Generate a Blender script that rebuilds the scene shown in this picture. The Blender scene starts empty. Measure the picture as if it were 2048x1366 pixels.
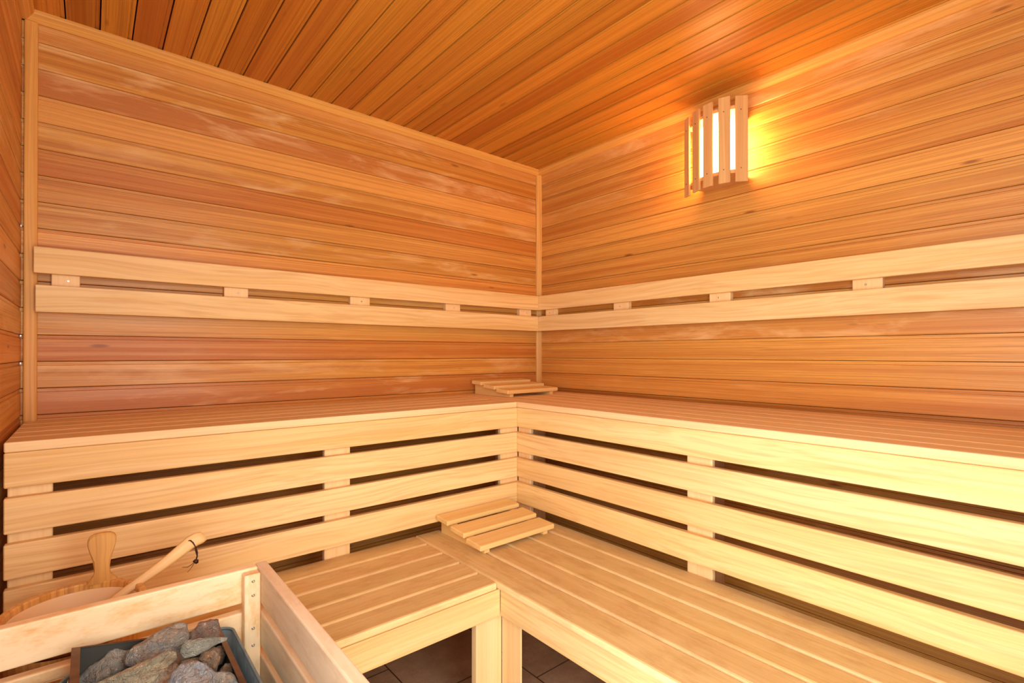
import bpy, math, random
from math import sin, cos, pi, radians
from mathutils import Vector, Matrix, noise

SC = bpy.context.scene
COL = SC.collection

def lin(r, g, b, a=1.0):
    f = lambda c: (c/255/12.92) if c/255 <= 0.04045 else ((c/255+0.055)/1.055)**2.4
    return (f(r), f(g), f(b), a)

# ------------------------------------------------------------------ materials
class NT:
    def __init__(s, name):
        s.m = bpy.data.materials.new(name); s.m.use_nodes = True
        s.t = s.m.node_tree; s.t.nodes.clear()
    def n(s, kind, **kw):
        nd = s.t.nodes.new(kind)
        for k, v in kw.items():
            if k.startswith('i_'):
                key = k[2:]
                key = int(key) if key.isdigit() else key.replace('_', ' ')
                nd.inputs[key].default_value = v
            else: setattr(nd, k, v)
        return nd
    def l(s, a, b): s.t.links.new(a, b)
    def math(s, op, a, b=None, c=None):
        nd = s.n('ShaderNodeMath', operation=op)
        for i, v in enumerate((a, b, c)):
            if v is None: continue
            if isinstance(v, (int, float)): nd.inputs[i].default_value = v
            else: s.l(v, nd.inputs[i])
        return nd.outputs[0]
    def mul(s, vec, xyz):
        nd = s.n('ShaderNodeVectorMath', operation='MULTIPLY'); s.l(vec, nd.inputs[0]); nd.inputs[1].default_value = xyz
        return nd.outputs[0]
    def noise(s, vec, detail=2, rough=.5, dist=0):
        nd = s.n('ShaderNodeTexNoise'); nd.inputs['Scale'].default_value = 1; nd.inputs['Detail'].default_value = detail
        nd.inputs['Roughness'].default_value = rough; nd.inputs['Distortion'].default_value = dist
        s.l(vec, nd.inputs['Vector']); return nd.outputs['Fac']
    def maprange(s, v, a, b, c=0., d=1.):
        nd = s.n('ShaderNodeMapRange'); s.l(v, nd.inputs[0])
        for i, x in enumerate((a, b, c, d)): nd.inputs[i+1].default_value = x
        return nd.outputs[0]
    def mix(s, fac, a, b, blend='MIX'):
        nd = s.n('ShaderNodeMix', data_type='RGBA', blend_type=blend)
        if isinstance(fac, (int, float)): nd.inputs[0].default_value = fac
        else: s.l(fac, nd.inputs[0])
        for i, v in ((6, a), (7, b)):
            if isinstance(v, tuple): nd.inputs[i].default_value = v
            else: s.l(v, nd.inputs[i])
        return nd.outputs[2]
    def out(s, sh):
        o = s.n('ShaderNodeOutputMaterial'); s.l(sh, o.inputs['Surface']); return s.m

def wood(name, light, dark, deep, rough=.45, spec=.35, streak=(.8, 26), line=(1.2, 190), line_amt=.35, fibre=.18,
         wave=.006, tint=.5, tint_col=None, blotch=0., blotch_col=None, knots=0., bump=.12, dirt=0., dirt_col=None, coat=0., shaded_top=None, con=(.3, .72)):
    t = NT(name)
    g = t.n('ShaderNodeAttribute', attribute_name='gco').outputs['Vector']
    pid = t.n('ShaderNodeAttribute', attribute_name='pid').outputs['Fac']
    wn = t.n('ShaderNodeTexWhiteNoise', noise_dimensions='1D'); t.l(pid, wn.inputs['W'])
    sep = t.n('ShaderNodeSeparateColor'); t.l(wn.outputs['Color'], sep.inputs[0])
    r1, r2, r3 = sep.outputs
    # slow wander of the grain
    nw = t.n('ShaderNodeTexNoise'); nw.inputs['Scale'].default_value = 1; nw.inputs['Detail'].default_value = 1
    t.l(t.mul(g, (1.7, 5, 5)), nw.inputs['Vector'])
    cen = t.n('ShaderNodeVectorMath', operation='SUBTRACT'); t.l(nw.outputs['Color'], cen.inputs[0]); cen.inputs[1].default_value = (.5, .5, .5)
    sc = t.n('ShaderNodeVectorMath', operation='MULTIPLY'); t.l(cen.outputs[0], sc.inputs[0]); sc.inputs[1].default_value = (0, wave*4, wave*4)
    ad = t.n('ShaderNodeVectorMath', operation='ADD'); t.l(g, ad.inputs[0]); t.l(sc.outputs[0], ad.inputs[1]); gw = ad.outputs[0]
    st = t.maprange(t.noise(t.mul(gw, (streak[0], streak[1], streak[1])), 3, .6), *con)
    ln = t.maprange(t.noise(t.mul(gw, (line[0], line[1], line[1])), 2, .6), .42, .68)
    fb = t.maprange(t.noise(t.mul(g, (14, 700, 700)), 1, .5), .3, .7)
    fac = t.math('ADD', t.math('MULTIPLY', st, .75), t.math('MULTIPLY', t.math('SUBTRACT', r1, .5), tint))
    cl = t.n('ShaderNodeClamp'); t.l(fac, cl.inputs[0])
    c = t.mix(cl.outputs[0], light, dark)
    c = t.mix(t.math('MULTIPLY', ln, line_amt), c, deep)
    c = t.mix(t.math('MULTIPLY', fb, fibre), c, dark)
    if tint_col: c = t.mix(t.math('MULTIPLY', t.math('GREATER_THAN', r2, .6), t.math('MULTIPLY', r3, .6)), c, tint_col)
    if blotch:
        b = t.maprange(t.noise(t.mul(g, (3.2, 14, 14)), 4, .62, .4), .5, .72)
        gate = t.maprange(r3, .35, .75)
        c = t.mix(t.math('MULTIPLY', t.math('MULTIPLY', b, gate), blotch), c, blotch_col)
    if dirt:
        d = t.maprange(t.noise(t.mul(g, (9, 22, 22)), 5, .7), .48, .66)
        c = t.mix(t.math('MULTIPLY', d, dirt), c, dirt_col)
    if shaded_top:   # weaker light on upward faces, put into the seat board colour
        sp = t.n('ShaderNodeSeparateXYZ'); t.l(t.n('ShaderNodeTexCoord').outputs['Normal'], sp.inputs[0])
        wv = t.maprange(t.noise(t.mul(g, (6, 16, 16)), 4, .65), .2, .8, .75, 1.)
        c = t.mix(t.math('MULTIPLY', t.maprange(sp.outputs[2], .8, .97), wv), c, t.mix(1., c, shaded_top, 'MULTIPLY'))
    if knots:
        v = t.n('ShaderNodeTexVoronoi'); v.inputs['Scale'].default_value = 1; v.inputs['Randomness'].default_value = 1
        t.l(t.mul(gw, (2.6, 11, 11)), v.inputs['Vector'])
        k = t.maprange(v.outputs['Distance'], .035, .085, 1, 0)
        c = t.mix(t.math('MULTIPLY', k, knots), c, deep)
    hsv = t.n('ShaderNodeHueSaturation'); t.l(c, hsv.inputs['Color'])
    t.l(t.maprange(r2, 0, 1, 1-.16*tint, 1+.12*tint), hsv.inputs['Value'])
    t.l(t.maprange(r3, 0, 1, .497, .503), hsv.inputs['Hue'])
    p = t.n('ShaderNodeBsdfPrincipled'); t.l(hsv.outputs[0], p.inputs['Base Color'])
    t.l(t.maprange(st, 0, 1, rough-.05, rough+.08), p.inputs['Roughness'])
    p.inputs['Specular IOR Level'].default_value = spec
    p.inputs['Coat Weight'].default_value = coat; p.inputs['Coat Roughness'].default_value = .25
    bp = t.n('ShaderNodeBump'); bp.inputs['Strength'].default_value = bump; bp.inputs['Distance'].default_value = .001
    t.l(t.math('ADD', ln, t.math('MULTIPLY', fb, .5)), bp.inputs['Height']); t.l(bp.outputs[0], p.inputs['Normal'])
    return t.out(p.outputs[0])

def plain(name, col, rough=.5, metal=0., spec=.5, var=0., vscale=40, bump=0., bscale=200, col2=None):
    t = NT(name); p = t.n('ShaderNodeBsdfPrincipled')
    p.inputs['Roughness'].default_value = rough; p.inputs['Metallic'].default_value = metal; p.inputs['Specular IOR Level'].default_value = spec
    co = t.n('ShaderNodeTexCoord').outputs['Object']
    nz = t.noise(t.mul(co, (vscale, vscale, vscale)), 4, .6)
    c = t.mix(t.maprange(nz, .35, .7, 0, var), col, col2 or tuple([x*.5 for x in col[:3]]+[1]))
    t.l(c, p.inputs['Base Color'])
    if bump:
        bp = t.n('ShaderNodeBump'); bp.inputs['Strength'].default_value = bump; bp.inputs['Distance'].default_value = .002
        t.l(t.noise(t.mul(co, (bscale,)*3), 3, .6), bp.inputs['Height']); t.l(bp.outputs[0], p.inputs['Normal'])
    return t.out(p.outputs[0])

def stone_mat(name, c1, c2, c3, seed, vein=0.3, stripe=None):
    t = NT(name); p = t.n('ShaderNodeBsdfPrincipled'); p.inputs['Roughness'].default_value = .78; p.inputs['Specular IOR Level'].default_value = .35
    co0 = t.n('ShaderNodeTexCoord').outputs['Object']
    ad = t.n('ShaderNodeVectorMath', operation='ADD'); t.l(co0, ad.inputs[0]); ad.inputs[1].default_value = (seed*1.7, seed*.9, seed*.3); co = ad.outputs[0]
    if stripe: cs = t.mul(co, stripe)
    else: cs = t.mul(co, (30, 30, 30))
    a = t.maprange(t.noise(cs, 5, .65, .5), .4, .6)
    b = t.maprange(t.noise(t.mul(co, (70, 70, 70)), 5, .72), .5, .6)
    s = t.maprange(t.noise(t.mul(co, (200, 200, 200)), 4, .8), .38, .62)
    w = t.maprange(t.noise(t.mul(co, (150, 150, 150)), 4, .8), .58, .68)
    c = t.mix(a, c1, c2)
    c = t.mix(t.math('MULTIPLY', b, vein), c, c3)
    c = t.mix(t.math('MULTIPLY', s, .42), c, tuple([x*.42 for x in c1[:3]]+[1]))
    c = t.mix(t.math('MULTIPLY', w, .5), c, lin(215, 205, 190))
    t.l(c, p.inputs['Base Color'])
    bp = t.n('ShaderNodeBump'); bp.inputs['Strength'].default_value = 1.; bp.inputs['Distance'].default_value = .006
    t.l(t.math('ADD', a, t.math('ADD', t.math('MULTIPLY', s, .7), b)), bp.inputs['Height']); t.l(bp.outputs[0], p.inputs['Normal'])
    return t.out(p.outputs[0])

CLAD = wood('cedar_cladding', lin(229,171,82), lin(187,115,42), lin(126,64,24), rough=.42, spec=.4, streak=(.35, 34), line=(.7, 260),
            line_amt=.42, fibre=.3, wave=.004, tint=1.1, con=(.36, .64), tint_col=lin(178,106,56), blotch=.6, blotch_col=lin(242,204,144), knots=.75, bump=.15)
CEIL = wood('cedar_ceiling', lin(220,154,54), lin(182,108,28), lin(116,56,14), rough=.42, spec=.3, streak=(.3, 30), line=(.6, 240),
            line_amt=.42, fibre=.22, wave=.003, tint=1.2, con=(.36, .64), tint_col=lin(166,92,36), knots=.5, bump=.12)
TRIM = wood('pine_trim', lin(228,172,88), lin(208,146,62), lin(180,112,46), rough=.45, streak=(.4, 60), line=(.5, 170), line_amt=.5, tint=.25, bump=.1)
BENCH = wood('pale_bench_wood', lin(242,212,152), lin(226,181,107), lin(196,136,76), rough=.5, spec=.3, streak=(.6, 26), line=(.8, 110),
             line_amt=.4, fibre=.16, wave=.016, tint=.45, knots=.15, bump=.08)
SEAT = wood('shaded_top_seat_wood', lin(244,218,164), lin(232,196,132), lin(200,150,92), rough=.6, spec=.2, streak=(.9, 24), line=(1.5, 150),
            line_amt=.25, fibre=.2, wave=.008, tint=.3, knots=.2, bump=.1, dirt=.35, dirt_col=lin(196,142,86), shaded_top=(.76, .73, .63, 1))  # dirt spots, plus tops darkened in colour for the weaker light there
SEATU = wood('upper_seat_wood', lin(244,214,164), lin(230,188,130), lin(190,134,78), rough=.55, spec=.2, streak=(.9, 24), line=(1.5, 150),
             line_amt=.25, fibre=.2, wave=.008, tint=.3, knots=.2, bump=.1, shaded_top=(.94, .99, 1., 1))
REARP = wood('shaded_rear_post_wood', lin(196,146,96), lin(176,122,72), lin(140,92,50), rough=.6, tint=.2)  # darker brown stands for the shade on the recessed posts
POST = wood('post_wood', lin(244,212,156), lin(232,188,126), lin(212,160,96), rough=.5, streak=(.6, 30), line=(.8, 150), line_amt=.2, tint=.2, bump=.06)
REST = wood('headrest_wood', lin(240,208,140), lin(228,186,114), lin(196,142,76), rough=.45, spec=.3, streak=(.8, 28), line=(1.2, 150), line_amt=.2, tint=.2, bump=.06)
GUARD = wood('guard_wood', lin(250,226,184), lin(240,208,158), lin(222,166,92), rough=.5, streak=(1.2, 22), line=(2.5, 100), line_amt=.12, wave=.02,
             tint=.15, bump=.06, dirt=.7, dirt_col=lin(228,168,88))
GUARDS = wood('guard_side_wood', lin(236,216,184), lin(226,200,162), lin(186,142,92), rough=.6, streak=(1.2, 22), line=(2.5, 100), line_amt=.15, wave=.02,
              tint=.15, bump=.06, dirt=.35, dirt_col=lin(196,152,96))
SHADE = wood('lamp_slat_wood', lin(224,176,112), lin(208,152,88), lin(170,110,54), rough=.5, streak=(.8, 40), line=(1, 150), line_amt=.35, tint=.2, bump=.1)
BUCK = wood('bucket_wood', lin(236,184,104), lin(214,150,70), lin(160,94,34), rough=.35, spec=.5, streak=(1.5, 50), line=(2, 150), line_amt=.6, wave=.01, tint=.6, bump=.1, coat=.3)
HAND = wood('bucket_handle_wood', lin(218,168,92), lin(202,146,70), lin(140,84,34), rough=.4, spec=.4, streak=(1.5, 40), line=(2, 130), line_amt=.4, wave=.006, tint=.1, bump=.05, coat=.2)
LADW = wood('ladle_wood', lin(236,200,136), lin(220,178,110), lin(176,122,66), rough=.45, streak=(1.5, 40), line=(2, 130), line_amt=.2, tint=.1, bump=.05)
STEEL = plain('screw_steel', lin(200,200,198), .3, 1.)
NAILM = plain('nail_dark', lin(90,70,50), .5, .6)
STAIN = plain('polished_steel', lin(205,200,192), .14, 1., var=.2, vscale=30)
RUST = plain('tarnished_steel', lin(128,98,80), .42, .75, var=.8, vscale=22, col2=lin(78,56,46), bump=.15, bscale=60)
ZINC = plain('zinc_casing', lin(128,146,152), .5, .35, var=.7, vscale=35, col2=lin(84,98,104), bump=.1, bscale=120)
LINER = plain('bucket_liner', lin(240,208,158), .35, 0., .5)
LEATH = plain('leather', lin(58,34,22), .55, 0., .4, bump=.3)
DARKM = plain('black_iron', lin(62,60,52), .7, .2)

t = NT('lamp_glass'); e = t.n('ShaderNodeEmission'); e.inputs[0].default_value = (1, .47, .19, 1); e.inputs[1].default_value = 48.; LAMP = t.out(e.outputs[0]); LAMP_E = e
t = NT('door_glass'); a = t.n('ShaderNodeBsdfTransparent'); a.inputs[0].default_value = (.95, .97, .96, 1); b = t.n('ShaderNodeBsdfGlossy'); b.inputs['Roughness'].default_value = .02
mx = t.n('ShaderNodeMixShader'); mx.inputs[0].default_value = .06; t.l(a.outputs[0], mx.inputs[1]); t.l(b.outputs[0], mx.inputs[2]); GLASS = t.out(mx.outputs[0])

# floor tiles: square tiles laid with a shifted joint
t = NT('brown_floor_tiles'); co = t.n('ShaderNodeTexCoord').outputs['Object']; s = t.n('ShaderNodeSeparateXYZ'); t.l(co, s.inputs[0])
T = .38
cx = t.math('DIVIDE', t.math('ADD', s.outputs[0], 1.2), T); ix = t.math('FLOOR', cx); fx = t.math('FRACT', cx)
odd = t.math('FLOORED_MODULO', ix, 2)
cy = t.math('ADD', t.math('DIVIDE', t.math('ADD', s.outputs[1], .49), T), t.math('MULTIPLY', t.math('SUBTRACT', 1, odd), .592))
fy = t.math('FRACT', cy); iy = t.math('FLOOR', cy)
ex = t.math('MINIMUM', fx, t.math('SUBTRACT', 1, fx)); ey = t.math('MINIMUM', fy, t.math('SUBTRACT', 1, fy))
gr = t.math('LESS_THAN', t.math('MINIMUM', ex, ey), .0065)
n1 = t.maprange(t.noise(t.mul(co, (9, 9, 9)), 5, .65), .35, .68); n2 = t.maprange(t.noise(t.mul(co, (120, 120, 120)), 3, .7), .3, .7)
c = t.mix(n1, lin(158, 124, 94), lin(190, 156, 124)); c = t.mix(t.math('MULTIPLY', n2, .35), c, lin(132, 100, 74)); c = t.mix(gr, c, lin(66, 46, 34))
p = t.n('ShaderNodeBsdfPrincipled'); t.l(c, p.inputs['Base Color']); p.inputs['Roughness'].default_value = .38; FLOOR = t.out(p.outputs[0])

# ------------------------------------------------------------------ mesh builder
PID = [0]
def newpid(): PID[0] += 1; return PID[0]
class MB:
    def __init__(s): s.v = []; s.f = []; s.g = []; s.p = []; s.sm = []
    def add(s, verts, faces, gco, pid, smooth=False, M=None):
        o = len(s.v); off = Vector((pid*3.71 % 50, pid*1.37 % 37, pid*.77 % 29))
        for a, g in zip(verts, gco):
            a = Vector(a)
            s.v.append(M @ a if M else a); s.g.append(Vector(g)+off); s.p.append(float(pid))
        for f in faces: s.f.append(tuple(i+o for i in f)); s.sm.append(smooth)
    def build(s, name, mat, parent=None, origin=None):
        me = bpy.data.meshes.new(name)
        o = Vector(origin) if origin is not None else Vector((0, 0, 0))
        me.from_pydata([tuple(v-o) for v in s.v], [], s.f); me.materials.append(mat)
        ga = me.attributes.new('gco', 'FLOAT_VECTOR', 'POINT'); ga.data.foreach_set('vector', [c for g in s.g for c in g])
        pa = me.attributes.new('pid', 'FLOAT', 'POINT'); pa.data.foreach_set('value', s.p)
        me.polygons.foreach_set('use_smooth', s.sm); me.validate(); me.update()
        ob = bpy.data.objects.new(name, me); COL.objects.link(ob); ob.location = o
        if parent:
            ob.parent = parent; ob.location = o-pw(parent)
        return ob
def pw(o):
    l = Vector(o.location)
    while o.parent: o = o.parent; l = l+Vector(o.location)
    return l

def board(mb, x, y, z, axis='x', r=.003, pid=None, M=None, seg=2, endr=None):
    """box board with rounded long edges; x,y,z are (lo,hi); grain along axis"""
    pid = pid if pid is not None else newpid()
    R = {'x': x, 'y': y, 'z': z}; ax = {'x': ('x', 'y', 'z'), 'y': ('y', 'z', 'x'), 'z': ('z', 'x', 'y')}[axis]
    a0, a1 = sorted(R[ax[0]]); b0, b1 = sorted(R[ax[1]]); c0, c1 = sorted(R[ax[2]])
    r = min(r, (b1-b0)*.45, (c1-c0)*.45)
    def prof(k):
        rr = max(r-k, 1e-5) if k >= 0 else r
        pts = []
        for (cb, cc, a) in ((b1-r, c1-r, 0), (b0+r, c1-r, 90), (b0+r, c0+r, 180), (b1-r, c0+r, 270)):
            for i in range(seg+1):
                t = radians(a+90*i/seg); pts.append((cb+rr*cos(t), cc+rr*sin(t)))
        return pts
    er = min(r*.6 if endr is None else endr, (a1-a0)*.3)
    rings = [(a0, prof(er)), (a0+er, prof(-1)), (a1-er, prof(-1)), (a1, prof(er))]
    n = len(rings[0][1]); vs = []; gs = []
    for a, pr in rings:
        for b, c in pr:
            d = {ax[0]: a, ax[1]: b, ax[2]: c}; vs.append((d['x'], d['y'], d['z'])); gs.append((a-a0, b, c))
    fs = []
    for k in range(3):
        for i in range(n):
            j = (i+1) % n; fs.append((k*n+i, k*n+j, (k+1)*n+j, (k+1)*n+i))
    fs.append(tuple(reversed(range(n)))); fs.append(tuple(range(3*n, 4*n)))
    mb.add(vs, fs, gs, pid, False, M)

def prism(mb, pts, d, axis_g=0, pid=None, M=None):
    """extrude 2D polygon pts (in XY of M) from z=d[0] to d[1]"""
    pid = pid if pid is not None else newpid(); n = len(pts)
    vs = [(a, b, d[0]) for a, b in pts]+[(a, b, d[1]) for a, b in pts]
    gs = [(v[axis_g], v[1-axis_g], v[2]) if axis_g < 2 else (v[2], v[0], v[1]) for v in vs]
    fs = [tuple(reversed(range(n))), tuple(range(n, 2*n))]+[(i, (i+1) % n, n+(i+1) % n, n+i) for i in range(n)]
    mb.add(vs, fs, gs, pid, False, M)

def tube(mb, pts, rad, n=10, pid=0, closed=False, cap=True, flat=1.0):
    pts = [Vector(p) for p in pts]; rad = rad if isinstance(rad, (list, tuple)) else [rad]*len(pts)
    rings = []; up = Vector((0, 0, 1)); s = 0; vs = []; gs = []
    prev = None
    for i, p in enumerate(pts):
        a = pts[i-1] if i > 0 or closed else p; b = pts[(i+1) % len(pts)] if i < len(pts)-1 or closed else p
        d = (b-a).normalized()
        if prev is None:
            q = d.cross(up); q = q.normalized() if q.length > .1 else d.cross(Vector((1, 0, 0))).normalized()
        else: q = (prev-d*prev.dot(d)).normalized()
        prev = q; w = d.cross(q)
        if i: s += (pts[i]-pts[i-1]).length
        for k in range(n):
            t = 2*pi*k/n; v = p+(q*cos(t)+w*sin(t)*flat)*rad[i]; vs.append(v); gs.append((s, rad[i]*cos(t), rad[i]*sin(t)))
    m = len(pts); fs = []
    for i in range(m if closed else m-1):
        for k in range(n):
            a = i*n; b = ((i+1) % m)*n; fs.append((a+k, a+(k+1) % n, b+(k+1) % n, b+k))
    if cap and not closed: fs += [tuple(reversed(range(n))), tuple(range((m-1)*n, m*n))]
    mb.add(vs, fs, gs, pid, True)

def lathe(mb, prof, cen, n=48, pid=0):
    vs = []; gs = []; m = len(prof)
    for k in range(n):
        t = 2*pi*k/n
        for r, z in prof: vs.append((cen[0]+r*cos(t), cen[1]+r*sin(t), cen[2]+z)); gs.append((z, r*t, r))
    fs = [(k*m+i, ((k+1) % n)*m+i, ((k+1) % n)*m+i+1, k*m+i+1) for k in range(n) for i in range(m-1)]
    mb.add(vs, fs, gs, pid, True)

def empty(name, loc, label=None, cat=None, group=None):
    o = bpy.data.objects.new(name, None); COL.objects.link(o); o.location = loc; o.empty_display_size = .05
    if label: o['label'] = label; o['category'] = cat
    if group: o['group'] = group
    return o
def tag(o, label, cat, group=None):
    o['label'] = label; o['category'] = cat
    if group: o['group'] = group
    return o
def struct(o, label=None, cat=None):
    o['kind'] = 'structure'
    if label: o['label'] = label; o['category'] = cat
    return o
def part(parent, name, mat, *boards, label=None, **kw):
    mb = MB()
    for b in boards:
        b = dict(b); board(mb, b.pop('x'), b.pop('y'), b.pop('z'), **b)
    o = mb.build(name, mat, parent)
    if label: o['label'] = label
    return o
def B(x, y, z, axis='x', **k): return dict(x=x, y=y, z=z, axis=axis, **k)

# ------------------------------------------------------------------ room constants (metres)
ZC = 2.222; XL = -2.203; YF = -2.60
SEAMS_Z = [2.1364-.0846*k for k in range(26)]
SEAMS_X = [-2.102+.08583*k for k in range(25)]

def cladding(name, mat, o, along, up, nrm, L, seams, lo, hi, back=.03, spans=None, label=None, gap=.0016):
    """tongue-and-groove boards; seams are coordinates along 'up' (falling); face at nrm=0"""
    mb = MB(); o = Vector(o); along = Vector(along); up = Vector(up); nrm = Vector(nrm)
    edges = [hi]+[s for s in seams if lo+.012 < s < hi-.012]+[lo]
    for k in range(len(edges)-1):
        t1, t0 = edges[k], edges[k+1]; pid = newpid()
        prof = []
        if k == 0: prof += [(t1, 0)]
        else: prof += [(t1, -.010), (t1, -.0028), (t1-.0088, -.0030), (t1-.0092, -.0042), (t1-.0104, -.0042), (t1-.0122, 0)]
        if k == len(edges)-2: prof += [(t0, 0)]
        else: prof += [(t0+.004, 0), (t0+gap, -.0026), (t0+gap, -.010), (t0, -.010)]
        for (s0, s1) in (spans(t0, t1) if spans else [(0, L)]):
            n = len(prof); vs = []; gs = []
            for s in (s0, s1):
                for a, d in prof: vs.append(o+along*s+up*a+nrm*d); gs.append((s, a-t0, d))
            flip = along.cross(up).dot(nrm) > 0
            fs = [((i, i+1, n+i+1, n+i) if flip else (i+1, i, n+i, n+i+1)) for i in range(n-1)]
            mb.add(vs, fs, gs, pid)
            # end caps and backing
            bk = [(t1, -.010), (t0, -.010), (t0, -back), (t1, -back)]
            vs = [o+along*s+up*a+nrm*d for s in (s0, s1) for a, d in bk]; gs = [(s, a, d) for s in (s0, s1) for a, d in bk]
            mb.add(vs, [(0, 1, 2, 3), (7, 6, 5, 4), (0, 4, 5, 1), (1, 5, 6, 2), (2, 6, 7, 3), (3, 7, 4, 0)], gs, pid)
            for s in (s0, s1):
                vs = [o+along*s+up*a+nrm*d for a, d in prof]+[o+along*s+up*t0+nrm*-.01, o+along*s+up*t1+nrm*-.01]
                mb.add(vs, [tuple(range(len(vs)))], [(s, a.dot(up), a.dot(nrm)) for a in vs], pid)
    return struct(mb.build(name, mat, None), label, 'wall')

# added door opening in the left wall, out of view, for fill light
DX0, DX1, DZ1 = -2.56, -1.70, 2.02
# added tall glass panel behind the camera, to brighten the left side
WX0, WX1, WZ0, WZ1 = -2.13, -1.43, .2, 2.02
cladding('wall_back', CLAD, (XL-.03, 0, 0), (1, 0, 0), (0, 0, 1), (0, -1, 0), -XL+.06, SEAMS_Z, -.01, ZC+.01)
cladding('wall_right', CLAD, (0, YF-.03, 0), (0, 1, 0), (0, 0, 1), (-1, 0, 0), -YF+.06, SEAMS_Z, -.01, ZC+.01)
wl = cladding('wall_left', CLAD, (XL, YF-.03, 0), (0, 1, 0), (0, 0, 1), (1, 0, 0), -YF+.06, SEAMS_Z, -.01, ZC+.01,
         spans=lambda t0, t1: [(0, -YF+.06)] if t0 > DZ1-.04 else [(0, DX0-YF+.03), (DX1-YF+.03, -YF+.06)])
cladding('wall_front', CLAD, (XL, YF, 0), (1, 0, 0), (0, 0, 1), (0, 1, 0), -XL, SEAMS_Z, -.01, ZC+.01,
         spans=lambda t0, t1: [(0, -XL)] if t0 > WZ1-.04 or t1 < WZ0 else [(0, WX0-XL), (WX1-XL, -XL)])
# ceiling boards run from the back wall towards the camera
cladding('ceiling', CEIL, (0, YF-.03, ZC), (0, 1, 0), (1, 0, 0), (0, 0, -1), -YF+.06, list(reversed(SEAMS_X)), XL-.03, .03, gap=.0034)
mb = MB(); board(mb, (XL-.03, .03), (YF-.03, .03), (-.05, 0), r=.0005); struct(mb.build('floor', FLOOR))
for z in (1.5447, 1.2063, 1.1217):
    mb = MB(); board(mb, (XL, XL+.004), (-.034, -.028), (z-.007, z-.001), axis='y', r=.001); mb.build('clip', STEEL, wl)['label'] = 'bright metal fixing clip'

# trims: chamfered strips in the corners
def strip(name, M, L, w=.03):
    mb = MB(); pts = [(0, 0), (w, 0), (w, w*.26), (w*.9, w*.42), (w*.42, w*.9), (w*.26, w), (0, w)]
    prism(mb, pts, (0, L), 2, None, M); return struct(mb.build(name, TRIM))
def frame(o, ex, ey):
    ex = Vector(ex); ey = Vector(ey); ez = ex.cross(ey); m = Matrix((ex, ey, ez)).transposed().to_4x4(); m.translation = Vector(o); return m
# local (x,y) are the two directions away from the corner, z runs along
strip('trim_1', frame((XL, 0, ZC), (0, 0, -1), (0, -1, 0)) @ Matrix.Scale(-1, 4, (0, 0, 1)), -XL)        # back wall / ceiling
strip('trim_2', frame((0, YF, ZC), (0, 0, -1), (-1, 0, 0)), -YF)                                          # right wall / ceiling
strip('trim_3', frame((XL, 0, ZC), (0, 0, -1), (1, 0, 0)), -YF)                                           # left wall / ceiling
mb = MB(); board(mb, (XL+.006, XL+.038), (-.014, 0), (.0, ZC-.03), axis='z', r=.004); struct(mb.build('trim_4', TRIM))
mb = MB(); prism(mb, [(0, 0), (0, -.026), (-.008, -.026), (-.026, -.008), (-.026, 0)], (0, ZC-.028), 2); struct(mb.build('trim_5', TRIM))

# added unseen door behind the camera: frame, glass leaf, handle; fill light comes through it
dr = empty('added_door_1', (XL, (DX0+DX1)/2, 0)); dr['kind'] = 'structure'
XD = (XL-.04, XL+.008)
part(dr, 'door_frame', TRIM, B(XD, (DX0, DX0+.05), (0, DZ1), 'z'), B(XD, (DX1-.05, DX1), (0, DZ1), 'z'), B(XD, (DX0+.05, DX1-.05), (DZ1-.05, DZ1), 'y'))
part(dr, 'door_glass', GLASS, B((XL-.02, XL-.012), (DX0+.055, DX1-.055), (.01, DZ1-.055), 'y', r=.001))
mb = MB(); tube(mb, [(XL-.012, DX0+.12, .95), (XL+.03, DX0+.12, .95), (XL+.03, DX0+.12, 1.15), (XL-.012, DX0+.12, 1.15)], .012, 12); mb.build('door_handle', TRIM, dr)

wn = empty('added_window_1', ((WX0+WX1)/2, YF, WZ0)); wn['kind'] = 'structure'  # added glass panel, unseen, lets fill light in from the front
YD = (YF-.04, YF+.008)
part(wn, 'window_frame', TRIM, B((WX0, WX0+.04), YD, (WZ0-.03, WZ1), 'z'), B((WX1-.04, WX1), YD, (WZ0-.03, WZ1), 'z'), B((WX0+.04, WX1-.04), YD, (WZ1-.04, WZ1)), B((WX0+.04, WX1-.04), YD, (WZ0-.03, WZ0+.01)))
part(wn, 'window_pane', GLASS, B((WX0+.042, WX1-.042), (YF-.02, YF-.012), (WZ0+.012, WZ1-.042), 'x', r=.001))

# ------------------------------------------------------------------ benches
ZU, ZUB = .9366, .9122
WUX, WUY = .602, .51
FASC = [(.8275, .9116), (.7186, .8040), (.6103, .6938), (.4976, .5868)]
XE = -2.193
YE = YF+.01
def screw(parent, loc, nrm, r=.004, mat=STEEL, name='screw'):
    mb = MB(); n = Vector(nrm).normalized(); M = n.to_track_quat('Z', 'Y').to_matrix().to_4x4(); M.translation = Vector(loc)
    vs = []; fs = []; k = 14
    prof = [(r, -.002), (r, .0004), (r*.8, .0009), (r*.45, .0009), (r*.4, -.0004), (0.0001, -.0004)]
    m = len(prof)
    for i in range(k):
        t = 2*pi*i/k
        for a, b in prof: vs.append((a*cos(t), a*sin(t), b))
    for i in range(k):
        for j in range(m-1): fs.append((i*m+j, ((i+1) % k)*m+j, ((i+1) % k)*m+j+1, i*m+j+1))
    mb.add(vs, fs, vs, 0, False, M); return mb.build(name, mat, parent)

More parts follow.
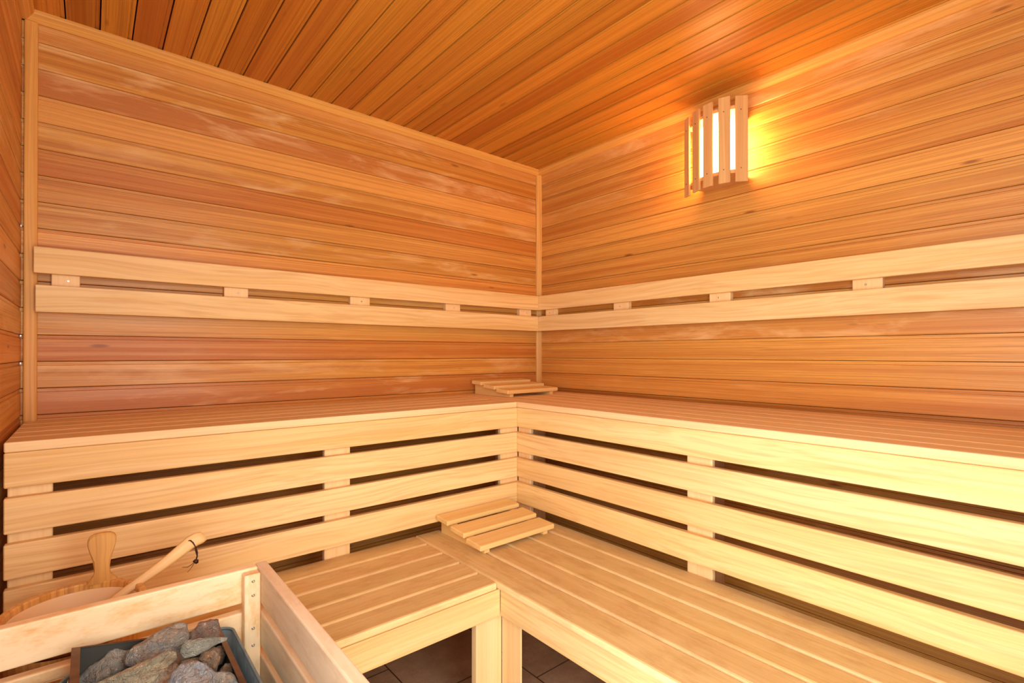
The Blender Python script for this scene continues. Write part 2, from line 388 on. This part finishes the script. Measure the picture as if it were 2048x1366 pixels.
# upper bench, back wall
ub = empty('upper_bench', ((XE-WUX)/2, -WUY/2, 0), 'upper pale wooden bench along the back wall with slatted seat and boarded skirt', 'bench', 'raised slatted benches')
fr = [-WUY, -.41, -.31, -.21, -.11]
for k, y in enumerate(fr):
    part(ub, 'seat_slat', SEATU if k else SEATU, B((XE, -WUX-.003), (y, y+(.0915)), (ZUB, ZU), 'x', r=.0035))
for k, (a, b) in enumerate(FASC):
    part(ub, 'skirt_board', BENCH, B((XE, -WUX-.001), (-WUY, -WUY+.0225), (a, b), 'x', r=.0035))
for x0, x1 in ((XE+.004, -2.1073), (-1.4325, -1.3434), (-.678, -.5798)):
    part(ub, 'post', POST, B((x0, x1), (-WUY+.0228, -WUY+.045), (0, ZUB-.001), 'z', r=.004))
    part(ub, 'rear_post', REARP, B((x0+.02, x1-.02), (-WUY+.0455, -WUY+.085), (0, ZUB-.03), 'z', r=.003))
for x in (-2.15, -1.41, -.66): part(ub, 'joist', POST, B((x, x+.04), (-WUY+.09, -.02), (ZUB-.07, ZUB-.0005), 'y'))

# upper bench, right wall
ur = empty('upper_bench', (-WUX/2, YE/2, 0), 'upper pale wooden bench along the right wall, skirt lit bright', 'bench', 'raised slatted benches')
fr = [(-WUX, -.5275), (-.52, -.428), (-.42, -.328), (-.32, -.228), (-.22, -.128), (-.12, -.028)]
for k, (a, b) in enumerate(fr):
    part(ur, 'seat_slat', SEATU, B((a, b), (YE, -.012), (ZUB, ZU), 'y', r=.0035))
for k, (a, b) in enumerate(FASC):
    part(ur, 'skirt_board', BENCH, B((-WUX, -WUX+.0225), (YE, -WUY+.0225), (a, b), 'y', r=.0035))
for y0, y1 in ((-1.3984, -1.3131), (-.5697, -.4878), (-2.25, -2.165)):
    part(ur, 'post', POST, B((-WUX+.0228, -WUX+.0425), (y0, y1), (0, ZUB-.001), 'z', r=.004))
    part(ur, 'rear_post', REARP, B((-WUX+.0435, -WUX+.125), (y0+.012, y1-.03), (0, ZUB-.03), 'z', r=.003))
for y in (-2.23, -1.37, -.55): part(ur, 'joist', POST, B((-WUX+.13, -.02), (y, y+.04), (ZUB-.07, ZUB-.0005), 'x'))

# lower benches
ZL, ZLB = .458, .4358
lb = empty('lower_bench', (-1.64, -.7, 0), 'lower pale wooden bench along the back, running behind the heater guard', 'bench', 'low slatted benches')
yl = [(-.993, -.9055), (-.898, -.803), (-.795, -.698), (-.690, -.591), (-.583, -.4880)]
for k, (a, b) in enumerate(yl):
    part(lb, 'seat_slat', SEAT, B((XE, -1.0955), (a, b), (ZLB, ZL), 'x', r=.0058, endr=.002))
part(lb, 'apron', BENCH, B((XE, -1.0825), (-.993, -.971), (.3545, ZLB-.0008), 'x', r=.002))
part(lb, 'leg', POST, B((-1.1553, -1.0585), (-.9705, -.945), (0, .40), 'z', r=.003))
part(lb, 'leg', POST, B((-2.17, -2.08), (-.9705, -.945), (0, .434), 'z', r=.003))
for x in (-2.15, -1.62, -1.145): part(lb, 'joist', POST, B((x, x+.04), (-.944, -.5), (.36, ZLB-.001), 'y'))
lr = empty('lower_bench', (-.85, YE/2-.4, 0), 'lower pale wooden bench along the right side with seat slats tinted darker on top', 'bench', 'low slatted benches')
xl = [(-1.0915, -.983), (-.975, -.880), (-.872, -.776), (-.768, -.672), (-.664, -.5800)]
for k, (a, b) in enumerate(xl):
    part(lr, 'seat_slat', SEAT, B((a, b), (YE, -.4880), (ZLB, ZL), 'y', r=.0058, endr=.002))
part(lr, 'apron', BENCH, B((-1.0822, -1.060), (YE, -.9935), (.3545, ZLB-.0008), 'y', r=.002))
mb = MB(); prism(mb, [(-1.0585, -.9715), (-1.0585, -1.060), (-1.056, -1.062), (-1.033, -1.030), (-1.033, -.9715)], (0, .40), 2); mb.build('leg', POST, lr)
part(lr, 'leg', POST, B((-1.0585, -1.033), (-2.55, -2.46), (0, .40), 'z', r=.003))
for y in (-2.55, -1.8, -1.06, -.56): part(lr, 'joist', POST, B((-1.03, -.63), (y, y+.04), (.36, ZLB-.001), 'x'))

# ------------------------------------------------------------------ backrests
ZB = [(1.398, 1.48), (1.277, 1.3617)]
br = empty('backrest', (-1.1, -.03, 1.38), 'two-board pale wooden backrest rail on the back wall', 'backrest', 'wall backrests')
for k, (a, b) in enumerate(ZB):
    part(br, 'back_board', BENCH, B((-2.172+.004*k, -.0505), (-.05, -.0285), (a, b), 'x', r=.003))
for x0, x1 in ((-2.132, -2.0627), (-1.6483, -1.5651), (-1.1578, -1.066), (-.6642, -.5759), (-.1733, -.0853)):
    bt = part(br, 'batten', POST, B((x0, x1), (-.028, -.0005), (1.284, 1.474), 'z', r=.003))
    screw(bt, ((x0+x1)/2+.006, -.0283, 1.3805), (0, -1, 0), .0035)
b2 = empty('backrest', (-.03, -1.4, 1.38), 'two-board pale wooden backrest rail on the right wall', 'backrest', 'wall backrests')
for k, (a, b) in enumerate(ZB):
    part(b2, 'back_board', BENCH, B((-.05, -.0285), (YE, -.0287), (a, b), 'y', r=.003))
for y0, y1 in ((-.163, -.085), (-.6678, -.5765), (-1.1779, -1.0866), (-1.6957, -1.6088), (-2.2, -2.113)):
    bt = part(b2, 'batten', POST, B((-.028, -.0001), (y0, y1), (1.284, 1.474), 'z', r=.003))
    screw(bt, (-.0283, (y0+y1)/2+.004, 1.3805), (-1, 0, 0), .0035)

# ------------------------------------------------------------------ headrests: three lapped slats on two sawtooth wedges
def headrest(loc, rz, label):
    e = empty('headrest', (0, 0, 0), label, 'headrest', 'slatted headrests')
    th = .019
    # local: x 0..0.356 along slats, y 0 (front) .. 0.28 (back)
    F = [(.0, .0145), (.1, .0315), (.205, .0485)]       # front bottom corner of each slat (y, z)
    tilt = radians(3.6)
    for k, (y, z) in enumerate(F):
        M = Matrix.Translation((0, y, z)) @ Matrix.Rotation(tilt, 4, 'X')
        mb = MB(); board(mb, (0, .356), (0, .088 if k < 2 else .078), (0, th), 'x', r=.0045, M=M, endr=.003); mb.build('slat', REST, e)
    for x in (.026, .308):
        pts = [(.012, 0), (.285, 0), (.285, .0485+.08*sin(tilt)-.0005), (.207, .0475), (.2035, .0445)]
        pts += [(.19, .0365), (.105, .0310), (.1005, .0265), (.088, .0195), (.012, .0142)]
        M = Matrix(((0, 0, 1, x), (1, 0, 0, 0), (0, 1, 0, 0), (0, 0, 0, 1)))
        mb = MB(); prism(mb, pts, (0, .022), 0, None, M); mb.build('side_wedge', REST, e)
    e.location = loc; e.rotation_euler = (0, 0, rz); return e
headrest((-1.017, -.8035, ZL), radians(.7), 'wooden slatted headrest on the lower bench in the corner')
headrest((-.4985, -.317, ZU), radians(2.6), 'wooden slatted headrest on the upper bench in the corner')

# ------------------------------------------------------------------ wall lamp
lamp = empty('wall_lamp', (0, -1.16, 1.973), 'lit wall lamp with curved shade of five wooden slats high on the right wall', 'lamp')
Z0, Z1 = 1.808, 2.138
SL = [((-.104, -1.017), (-.119, -1.047)), ((-.136, -1.073), (-.152, -1.112)), ((-.158, -1.132), (-.163, -1.174)), ((-.160, -1.198), (-.147, -1.239)), ((-.136, -1.254), (-.106, -1.289))]
for k, (a, b) in enumerate(SL):
    a = Vector((a[0], a[1], 0)); b = Vector((b[0], b[1], 0)); d = (b-a).normalized(); n = Vector((d.y, -d.x, 0))  # outward (-x)
    if n.x > 0: n = -n
    M = Matrix((( d.x, n.x, 0, a.x), (d.y, n.y, 0, a.y), (0, 0, 1, 0), (0, 0, 0, 1)))
    w = (b-a).length
    mb = MB(); board(mb, (0, w), (-.008, 0), (Z0, Z1+(.004 if k == 3 else 0)), 'z', r=.0012, M=M); s = mb.build('shade_slat', SHADE, lamp)
    for z in (1.86, 2.085):
        q = a+d*w*.45; screw(s, (q.x+n.x*.0002, q.y+n.y*.0002, z), n, .0022, NAILM, 'nail')
arc = [(0, -1.035), (-.085, -1.035)]
arc = [(0, -1.05), (-.098, -1.025), (-.105, -1.045), (-.125, -1.073), (-.143, -1.115), (-.149, -1.135), (-.154, -1.172), (-.150, -1.2), (-.137, -1.237), (-.125, -1.257), (-.098, -1.283), (0, -1.238)]
for nm, z in (('shade_base', 1.845), ('shade_top', 2.092)):
    mb = MB(); prism(mb, arc, (z, z+.014), 1); mb.build(nm, SHADE, lamp)
# glowing rounded glass between the boards
mb = MB(); pts = []; nn = 28
def rbox(mb, cen, half, r, pid=0, n=6):
    """rounded box as superellipsoid-like grid"""
    vs = []; fs = []; cols = 40; rows = 24
    for i in range(rows+1):
        ph = -pi/2+pi*i/rows
        for j in range(cols):
            th = 2*pi*j/cols
            e1 = .35; f = lambda v: math.copysign(abs(v)**e1, v)
            vs.append((cen[0]+half[0]*f(cos(ph))*f(cos(th)), cen[1]+half[1]*f(cos(ph))*f(sin(th)), cen[2]+half[2]*f(sin(ph))))
    for i in range(rows):
        for j in range(cols): fs.append((i*cols+j, i*cols+(j+1) % cols, (i+1)*cols+(j+1) % cols, (i+1)*cols+j))
    mb.add(vs, fs, vs, pid, True)
rbox(mb, (-.058, -1.143, 1.976), (.046, .080, .112), .02); mb.build('lamp_glass', LAMP, lamp)
mb = MB(); board(mb, (-.012, -.0005), (-1.225, -1.06), (1.8605, 2.0905), 'y', r=.004); mb.build('lamp_base', plain('white_ceramic', lin(235, 230, 220), .4), lamp)

# ------------------------------------------------------------------ heater guard
hg = empty('heater_guard', (-1.9, -1.3, 0), 'pale wooden rail guard around the sauna heater, front left', 'guard rail')
YA = -.998
for k, (a, b) in enumerate(((.625, .695), (.5365, .6065), (.448, .518), (.3595, .4295))):
    part(hg, 'back_rail', GUARD, B((XE, -1.7625), (YA-.022, YA), (a, b), 'x', r=.003))
    part(hg, 'side_rail', GUARDS, B((-1.762, -1.740), (-1.66, YA+.002), (a, b), 'y', r=.003))
for (y0, y1) in ((-1.046, -1.0205), (-1.655, -1.6295)):
    pst = part(hg, 'corner_post', GUARD, B((-1.7935, -1.7625), (y0, y1), (0, .690), 'z', r=.0035))
    if y0 > -1.1:
        for z in (.6765, .6475, .5795, .5445): screw(pst, (-1.777, y0-.0003, z), (0, -1, 0), .0032)
part(hg, 'front_rail', GUARD, *[B((XE, -1.7942), (-1.6565, -1.6345), (a, b), 'x', r=.003) for a, b in ((.625, .695), (.5365, .6065))])

# ------------------------------------------------------------------ heater
ht = empty('sauna_heater', (-1.98, -1.3, 0), 'dark metal sauna heater with open stone tray inside the guard', 'heater')
def rrect(x0, x1, y0, y1, r, n=8):
    pts = []
    for cx_, cy_, a in ((x1-r, y1-r, 0), (x0+r, y1-r, 90), (x0+r, y0+r, 180), (x1-r, y0+r, 270)):
        for i in range(n+1):
            t = radians(a+90*i/n); pts.append((cx_+r*cos(t), cy_+r*sin(t)))
    return pts
def shell(mb, x0, x1, y0, y1, r, z0, z1, th=.002, n=8, rim=.0035):
    o = rrect(x0, x1, y0, y1, r, n); i = rrect(x0+th, x1-th, y0+th, y1-th, max(r-th, .0005), n); m = len(o)
    vs = [(a, b, z0) for a, b in o]+[(a, b, z1) for a, b in o]+[(a, b, z1) for a, b in i]+[(a, b, z0) for a, b in i]
    fs = []
    for k in range(m):
        j = (k+1) % m
        for q in range(3): fs.append((q*m+k, q*m+j, (q+1)*m+j, (q+1)*m+k))
    mb.add(vs, fs, vs, 0, True)
    if rim: tube(mb, [(a, b, z1) for a, b in rrect(x0+th/2, x1-th/2, y0+th/2, y1-th/2, r, n)], rim, 8, closed=True)
mb = MB(); shell(mb, -2.075, -1.817, -1.52, -1.046, .026, .14, .600, .002, 8, .0028)
prism(mb, rrect(-2.073, -1.819, -1.518, -1.048, .024), (.14, .15)); mb.build('casing', ZINC, ht)
for x in (-2.05, -1.85):
    for y in (-1.5, -1.08): part(ht, 'foot', DARKM, B((x-.012, x+.012), (y-.012, y+.012), (0, .1395), 'z'))
# stone tray: folded sheet box whose rim falls towards the right
TX0, TX1, TY0, TY1 = -2.060, -1.8405, -1.49, -1.068
zr = lambda x: .654+(x-TX0)/(TX1-TX0)*(.612-.654)
mb = MB()
def plate(mb, pts, th):
    """quad plate, pts 4 corners, th thickness vector"""
    th = Vector(th); vs = [Vector(p) for p in pts]+[Vector(p)+th for p in pts]
    mb.add(vs, [(0, 1, 2, 3), (7, 6, 5, 4), (0, 4, 5, 1), (1, 5, 6, 2), (2, 6, 7, 3), (3, 7, 4, 0)], vs, 0)
w = .0115; zb = .40
rim_out = [(TX0, TY1), (TX1, TY1), (TX1, TY0), (TX0, TY0)]; rim_in = [(TX0+w, TY1-.006), (TX1-w*.75, TY1-.006), (TX1-w*.75, TY0+w), (TX0+w, TY0+w)]
for k in range(4):
    j = (k+1) % 4; o0, o1, i1, i0 = rim_out[k], rim_out[j], rim_in[j], rim_in[k]
    plate(mb, [(o0[0], o0[1], zr(o0[0])), (o1[0], o1[1], zr(o1[0])), (i1[0], i1[1], zr(o1[0])), (i0[0], i0[1], zr(o0[0]))], (0, 0, -.002))
tr = mb.build('tray_rim', RUST, ht)
mb = MB()
for k in range(4):
    j = (k+1) % 4; o0, o1 = rim_out[k], rim_out[j]
    nx = {0: (0, -.002, 0), 1: (-.002, 0, 0), 2: (0, .002, 0), 3: (.002, 0, 0)}[k]
    plate(mb, [(o0[0], o0[1], zr(o0[0])-.002), (o1[0], o1[1], zr(o1[0])-.002), (o1[0], o1[1], zb), (o0[0], o0[1], zb)], nx)
plate(mb, [(TX0, TY0, zb), (TX1, TY0, zb), (TX1, TY1, zb), (TX0, TY1, zb)], (0, 0, .002))
mb.build('stone_tray', DARKM, ht)
# polished steel cover between the tray and the wall
mb = MB(); board(mb, (XL+.006, -2.066), (-1.50, -1.046), (.50, .596), 'y', r=.006)
tube(mb, [(XL+.006, -1.046, .596), (-2.070, -1.046, .596), (-2.0635, -1.054, .596), (-2.0635, -1.50, .596)], .0032, 8)
mb.build('side_cover', STAIN, ht)['label'] = 'polished steel side cover'

# ------------------------------------------------------------------ camera
CAMP = dict(loc=(-2.0377, -2.193, 1.1466), yaw=50.147, pitch=.2417, roll=-.0074, f=1011.58, sy=20.3422)
a, pt, rl = radians(CAMP['yaw']), radians(CAMP['pitch']), radians(CAMP['roll'])
F = Vector((cos(a), sin(a), 0)); R = Vector((sin(a), -cos(a), 0)); U = Vector((0, 0, 1))
F2 = F*cos(pt)+U*sin(pt); U2 = U*cos(pt)-F*sin(pt); R3 = R*cos(rl)+U2*sin(rl); U3 = U2*cos(rl)-R*sin(rl)
cam = bpy.data.cameras.new('camera'); co_ = bpy.data.objects.new('camera', cam); COL.objects.link(co_); SC.camera = co_
cam.sensor_width = 36; cam.lens = CAMP['f']*36/2048; cam.shift_y = CAMP['sy']/2048; cam.clip_start = .02
M = Matrix((R3, U3, -F2)).transposed().to_4x4(); M.translation = Vector(CAMP['loc']); co_.matrix_world = M
CL = Vector(CAMP['loc'])
def ray(u, v): return F2+R3*(u-1024)/CAMP['f']+U3*(683+CAMP['sy']-v)/CAMP['f']

# ------------------------------------------------------------------ stones: measured outlines turned into solid rocks
def stone(label, outline, z, thick, mat, seed, group='stones in the heater tray', rough=1.0, flatp=.75):
    rnd = random.Random(seed)
    P = [(130+x/4.876, 1200+y/4.876) for x, y in outline]
    cu = sum(p[0] for p in P)/len(P); cv = sum(p[1] for p in P)/len(P)
    d = ray(cu, cv); t = (z-CL.z)/d.z; cen = CL+d*t; k = t/CAMP['f']
    ang = [(math.atan2(-(p[1]-cv), p[0]-cu), math.hypot(p[0]-cu, p[1]-cv)*k) for p in P]; ang.sort()
    def rad(th):
        n = len(ang)
        for i in range(n):
            a0, r0 = ang[i]; a1, r1 = ang[(i+1) % n]
            if i == n-1: a1 += 2*pi
            for tt in (th, th+2*pi):
                if a0 <= tt <= a1+1e-9:
                    # straight edge between the two corners
                    x0, y0, x1, y1 = r0*cos(a0), r0*sin(a0), r1*cos(a1), r1*sin(a1)
                    den = (cos(tt)*(y1-y0)-sin(tt)*(x1-x0))
                    if abs(den) < 1e-9: return r0
                    return max(.2*r0, (x0*(y1-y0)-y0*(x1-x0))/den)
        return ang[0][1]
    NU, NV = 56, 28
    vs = []; fs = []
    D3 = d.normalized(); X3 = (R3-D3*R3.dot(D3)).normalized(); Y3 = D3.cross(X3)*-1
    if Y3.dot(U3) < 0: Y3 = -Y3
    planes = [(Vector((rnd.gauss(0, 1), rnd.gauss(0, 1), -abs(rnd.gauss(0, 1.2)))).normalized(), rnd.uniform(.72, .95)) for _ in range(7)]
    RM = sum(a_[1] for a_ in ang)/len(ang)
    for i in range(NV+1):
        ph = -pi/2+pi*i/NV
        for j in range(NU):
            th = -pi+2*pi*j/NU; r = rad(th)
            cp = abs(cos(ph))**flatp
            q = Vector((r*cp*cos(th), r*cp*sin(th), thick*sin(ph)))
            u = Vector((q.x/max(RM, 1e-5), q.y/max(RM, 1e-5), q.z/thick))
            for pn, pd in planes:
                s = u.dot(pn)
                if s > pd and ph < -.15: q.z *= 1-.55*min(1, (s-pd)/.4)
            w = cen+X3*q.x+Y3*q.y+D3*q.z
            nz = noise.fractal(w*38+Vector((seed, 0, 0)), 1, 2.2, 4)*.006*rough+(abs(noise.noise(w*55+Vector((9, seed, 3))))*-.006+.0015)*rough+noise.noise(w*14+Vector((0, seed, 0)))*.004*rough
            w = w+(w-cen).normalized()*nz
            vs.append(w)
    for i in range(NV):
        for j in range(NU): fs.append((i*NU+j, i*NU+(j+1) % NU, (i+1)*NU+(j+1) % NU, (i+1)*NU+j))
    mb = MB(); mb.add(vs, fs, vs, 0, True); o = mb.build('sauna_stone', mat, None, origin=cen)
    return tag(o, label, 'stone', group)
S_GREY = stone_mat('grey_stone', lin(227,222,205), lin(181,183,179), lin(243,211,171), 3, .3)
S_GREY2 = stone_mat('grey_brown_stone', lin(232,222,202), lin(178,181,179), lin(247,197,149), 7, .4)
S_RED = stone_mat('red_speckled_stone', lin(211,170,149), lin(170,162,149), lin(234,160,137), 11, .6)
S_GREEN = stone_mat('grey_green_stone', lin(222,224,205), lin(176,183,168), lin(243,222,195), 5, .2)
S_BROWN = stone_mat('rust_brown_stone', lin(206,174,145), lin(155,147,134), lin(252,181,117), 9, .55)
S_BEIGE = stone_mat('beige_stone', lin(252,243,202), lin(234,213,179), lin(181,151,115), 13, .25, (12, 60, 60))
S_RUST = stone_mat('rusty_white_stone', lin(245,218,188), lin(178,141,106), lin(245,149,81), 17, .75)
S_BLUE = stone_mat('blue_grey_stone', lin(206,213,219), lin(224,201,177), lin(243,187,137), 19, .35)
stone('large grey angular stone at the left end of the tray', [(460,440),(520,455),(600,520),(680,580),(670,610),(600,680),(470,760),(380,820),(330,960),(150,960),(165,800),(200,740),(290,610),(350,540),(420,465)], .60, .035, S_GREY, 1)
stone('large grey-brown stone at the back middle of the tray', [(1030,245),(1100,265),(1140,340),(1170,450),(1210,580),(1150,640),(1050,690),(930,680),(800,640),(700,600),(665,530),(700,450),(830,360),(950,270)], .625, .035, S_GREY2, 2)
stone('reddish speckled stone standing highest at the back right', [(1400,205),(1455,205),(1490,280),(1505,390),(1400,420),(1262,400),(1255,300),(1310,240)], .632, .02, S_RED, 3)
stone('flat grey-green wedge stone lying across the right rim', [(1200,400),(1400,375),(1500,372),(1592,378),(1470,430),(1380,490),(1300,530),(1220,545),(1170,500),(1165,440)], .645, .009, S_GREEN, 4, rough=.4)
stone('rust brown split stone below the wedge stone', [(1330,510),(1420,475),(1480,500),(1505,560),(1485,725),(1440,700),(1400,640),(1320,580)], .612, .02, S_BROWN, 5, rough=.7)
stone('brown stone tucked under the wedge stone at the right rim', [(1440,470),(1540,440),(1565,520),(1545,600),(1500,615),(1480,540)], .592, .014, S_BROWN, 6, rough=.6)
stone('tiny pale chip of stone between the grey stones', [(1145,605),(1240,558),(1300,560),(1305,590),(1200,620),(1160,625)], .612, .006, S_BEIGE, 7, rough=.3)
stone('long beige stone in the front middle', [(860,540),(960,528),(1010,580),(965,650),(900,740),(850,840),(700,960),(280,960),(360,820),(500,740),(680,640)], .622, .024, S_BEIGE, 8, rough=.6)
stone('small rust and white stone beside the long beige stone', [(970,640),(1050,640),(1075,700),(1060,900),(800,920),(890,740)], .608, .02, S_RUST, 9, rough=.9)
stone('big blue-grey rounded stone at the front', [(1100,640),(1200,610),(1320,620),(1400,680),(1460,740),(1500,860),(1400,960),(1100,960),(1025,860),(1050,720)], .622, .03, S_BLUE, 10, rough=.7)
stone('small round brown stone against the right rim', [(1498,690),(1540,620),(1600,635),(1632,700),(1640,790),(1500,790)], .585, .014, S_BROWN, 12, rough=.4)
stone('rounded grey stone at the front right', [(1440,735),(1560,725),(1650,760),(1700,830),(1690,950),(1450,950)], .600, .02, S_GREY2, 13, rough=.6)

# ------------------------------------------------------------------ bucket
bc = Vector((-2.059, -.868, ZL)); RZ = .194
bk = empty('water_bucket', bc, 'round wooden sauna bucket with upright handle behind the guard', 'bucket')
mb = MB(); NS = 16
HA = math.atan2(.118, .051)
def stave(mb, t0, t1, pid, ztop=RZ):
    k = 4; rb, rt, th = .0965, .1155, .014; vs = []; gs = []
    for z, ro in ((.0015, rb), (ztop-.003, rt-.0003), (ztop, rt-.003)):
        for i in range(k+1):
            t = t0+(t1-t0)*i/k; vs.append(bc+Vector((ro*cos(t), ro*sin(t), z))); gs.append((z, ro*(t-t0), 0))
    for z, ro in ((ztop, rt-th+.002), (ztop-.003, rt-th), (.012, rb-th)):
        for i in range(k+1):
            t = t0+(t1-t0)*i/k; vs.append(bc+Vector((ro*cos(t), ro*sin(t), z))); gs.append((z, ro*(t-t0), th))
    n = k+1; fs = [(q*n+i, q*n+i+1, (q+1)*n+i+1, (q+1)*n+i) for q in range(5) for i in range(k)]
    fs += [(5*n+i, 5*n+i+1, i+1, i) for i in range(k)]
    fs += [tuple(q*n for q in range(6)), tuple(q*n+k for q in reversed(range(6)))]
    mb.add(vs, fs, gs, pid)
for s_ in range(NS):
    stave(mb, HA+2*pi*(s_-.5)/NS+.002, HA+2*pi*(s_+.5)/NS-.002, newpid())
mb.build('staves', BUCK, bk)
mb = MB(); lathe(mb, [(.0001, .013), (.081, .013), (.0835, .016), (.0998, .178), (.1004, .181), (.1018, .179)], bc, 64); mb.build('plastic_liner', LINER, bk)['label'] = 'cream plastic liner'
for z, r in ((.045, .1012), (.15, .1117)):
    mb = MB(); lathe(mb, [(r, z-.006), (r+.0016, z-.006), (r+.0026, z+.006), (r+.001, z+.006)], bc, 64); mb.build('hoop', STAIN, bk)
# handle stave: flared paddle rising from the rim
hb = bc+Vector((cos(HA), sin(HA), 0))*.1085+Vector((0, 0, 0))
half = [(.0, .030), (.006, .0265), (.013, .0205), (.020, .0175), (.030, .0168), (.045, .0188), (.060, .0235), (.075, .0285), (.086, .0312), (.095, .0308), (.1015, .027), (.106, .019), (.1075, .009)]
pts = [(w_*(.79 if z_ > .012 else .9), z_) for z_, w_ in half]+[(-w_*(.79 if z_ > .012 else .9), z_) for z_, w_ in reversed(half)]
tx = Vector((-sin(HA+.35), cos(HA+.35), 0)); nr = Vector((cos(HA+.35), sin(HA+.35), 0))
Mh = Matrix(((tx.x, 0, nr.x, hb.x), (tx.y, 0, nr.y, hb.y), (0, 1, 0, hb.z+RZ-.0035), (0, 0, 0, 1)))
mb = MB(); n = len(pts); pid = newpid(); vs = []; gs = []
for dd, ins in ((-.008, .0035), (-.005, 0), (.005, 0), (.008, .0035)):
    for (x_, z_) in pts:
        l_ = math.hypot(x_, z_-.05); f_ = 1-ins/max(l_, .01); vs.append((x_*f_, .05+(z_-.05)*(f_ if z_ > .01 else 1), dd)); gs.append((z_, x_, dd))
fs = [tuple(range(n)), tuple(reversed(range(3*n, 4*n)))]+[(q*n+i, (q+1)*n+i, (q+1)*n+(i+1) % n, q*n+(i+1) % n) for q in range(3) for i in range(n)]
mb.add(vs, fs, gs, pid, False, Mh); hd = mb.build('handle', HAND, bk)

# ------------------------------------------------------------------ ladle leaning in the bucket
def at(u, v, y): d = ray(u, v); return CL+d*((y-CL.y)/d.y)
A0 = at(262, 1174, -.835); A1 = at(402, 1066, -.795)
ax = (A1-A0).normalized(); base = A0-ax*.125
ld = empty('ladle', A0, 'pale wooden ladle leaning in the bucket with dark leather strap', 'ladle')
HOOK = 1
view = (A0-CL).normalized(); side = ax.cross(view).normalized(); nn_ = side.cross(ax).normalized()
mb = MB(); L = (A1-base).length; vs = []; gs = []; K = 28; m = 12
for i in range(K+1):
    f_ = i/K; s = L*f_
    u_ = max(0, (s-.125)/(L-.125))
    wd = .0090+.0075*(u_**1.2) if u_ < .95 else .0176*(1-((u_-.95)/.05)**2*.3)
    bend = .004*sin(pi*min(1, u_))+.009*(max(0, u_-.8)/.2)**1.5*HOOK
    thk = .006+.002*u_
    c_ = base+ax*s+side*(-bend)
    for k in range(m):
        t = 2*pi*k/m; sq = lambda v: math.copysign(abs(v)**.7, v)
        vs.append(c_+side*wd*sq(cos(t))+nn_*thk*sq(sin(t))); gs.append((s, wd*cos(t), thk*sin(t)))
fs = [(i*m+k, i*m+(k+1) % m, (i+1)*m+(k+1) % m, (i+1)*m+k) for i in range(K) for k in range(m)]+[tuple(reversed(range(m))), tuple(range(K*m, (K+1)*m))]
mb.add(vs, fs, gs, newpid(), True); mb.build('ladle_handle', LADW, ld)
mb = MB(); bo = base-ax*.012+Vector((0, 0, -.004)); lathe(mb, [(.0001, -.020), (.012, -.019), (.022, -.012), (.0265, 0), (.0245, 0), (.020, -.010), (.010, -.016), (.0001, -.017)], bo, 32, newpid()); mb.build('ladle_bowl', LADW, ld)
Y_ = -.800
mb = MB(); Z = lambda a_, b_, y: at(a_/4.066, 1030+b_/4.066, y)
tube(mb, [Z(1532, 208, Y_-.006), Z(1548, 206, Y_-.012), Z(1570, 225, Y_-.013), Z(1592, 262, Y_-.010), Z(1606, 305, Y_-.008), Z(1603, 345, Y_-.007), Z(1590, 376, Y_-.007)], .0017, 8, flat=.6)
tube(mb, [Z(1585, 215, Y_+.006), Z(1600, 245, Y_-.002), Z(1590, 285, Y_-.004), Z(1604, 330, Y_-.005), Z(1592, 372, Y_-.006)], .0016, 8, flat=.6)
tube(mb, [Z(1575, 380, Y_-.010), Z(1588, 366, Y_-.012), Z(1606, 368, Y_-.010), Z(1606, 384, Y_-.006), Z(1590, 392, Y_-.004)], .0025, 8)
tube(mb, [Z(1588, 378, Y_-.007), Z(1560, 402, Y_-.008), Z(1525, 424, Y_-.009), Z(1482, 425, Y_-.010)], [.0015, .0012, .0011, .0008], 8, flat=.5)
tube(mb, [Z(1590, 380, Y_-.007), Z(1572, 405, Y_-.006), Z(1552, 435, Y_-.006), Z(1524, 466, Y_-.006)], [.0015, .0012, .0011, .0008], 8, flat=.5)
mb.build('leather_strap', LEATH, ld)['label'] = 'dark knotted leather strap'

# ------------------------------------------------------------------ light
def area(name, loc, rot, sx, sy, power, col):
    l = bpy.data.lights.new(name, 'AREA'); l.shape = 'RECTANGLE'; l.size = sx; l.size_y = sy; l.energy = power; l.color = col
    o = bpy.data.objects.new(name, l); COL.objects.link(o); o.location = loc; o.rotation_euler = rot; return o
FILL = area('added_daylight', (XL-.12, (DX0+DX1)/2, 1.05), (radians(90), 0, radians(-90)), DX1-DX0+.1, 1.95, 52., (1., .99, 1.))  # added fill lamp outside the unseen door
FILL2 = area('added_daylight', ((WX0+WX1)/2, YF-.12, 1.1), (radians(90), 0, 0), WX1-WX0+.1, 1.9, 60., (1., .99, 1.))  # second added fill lamp, outside the unseen glass panel
wd_ = bpy.data.worlds.new('world'); SC.world = wd_; wd_.use_nodes = True
wd_.node_tree.nodes['Background'].inputs[0].default_value = (.8, .9, 1, 1); wd_.node_tree.nodes['Background'].inputs[1].default_value = .6
SC.view_settings.view_transform = 'Standard'; SC.view_settings.look = 'None'; SC.view_settings.exposure = 0; SC.view_settings.gamma = 1
SC.view_settings.use_curve_mapping = False
SC.cycles.max_bounces = 10; SC.cycles.diffuse_bounces = 8
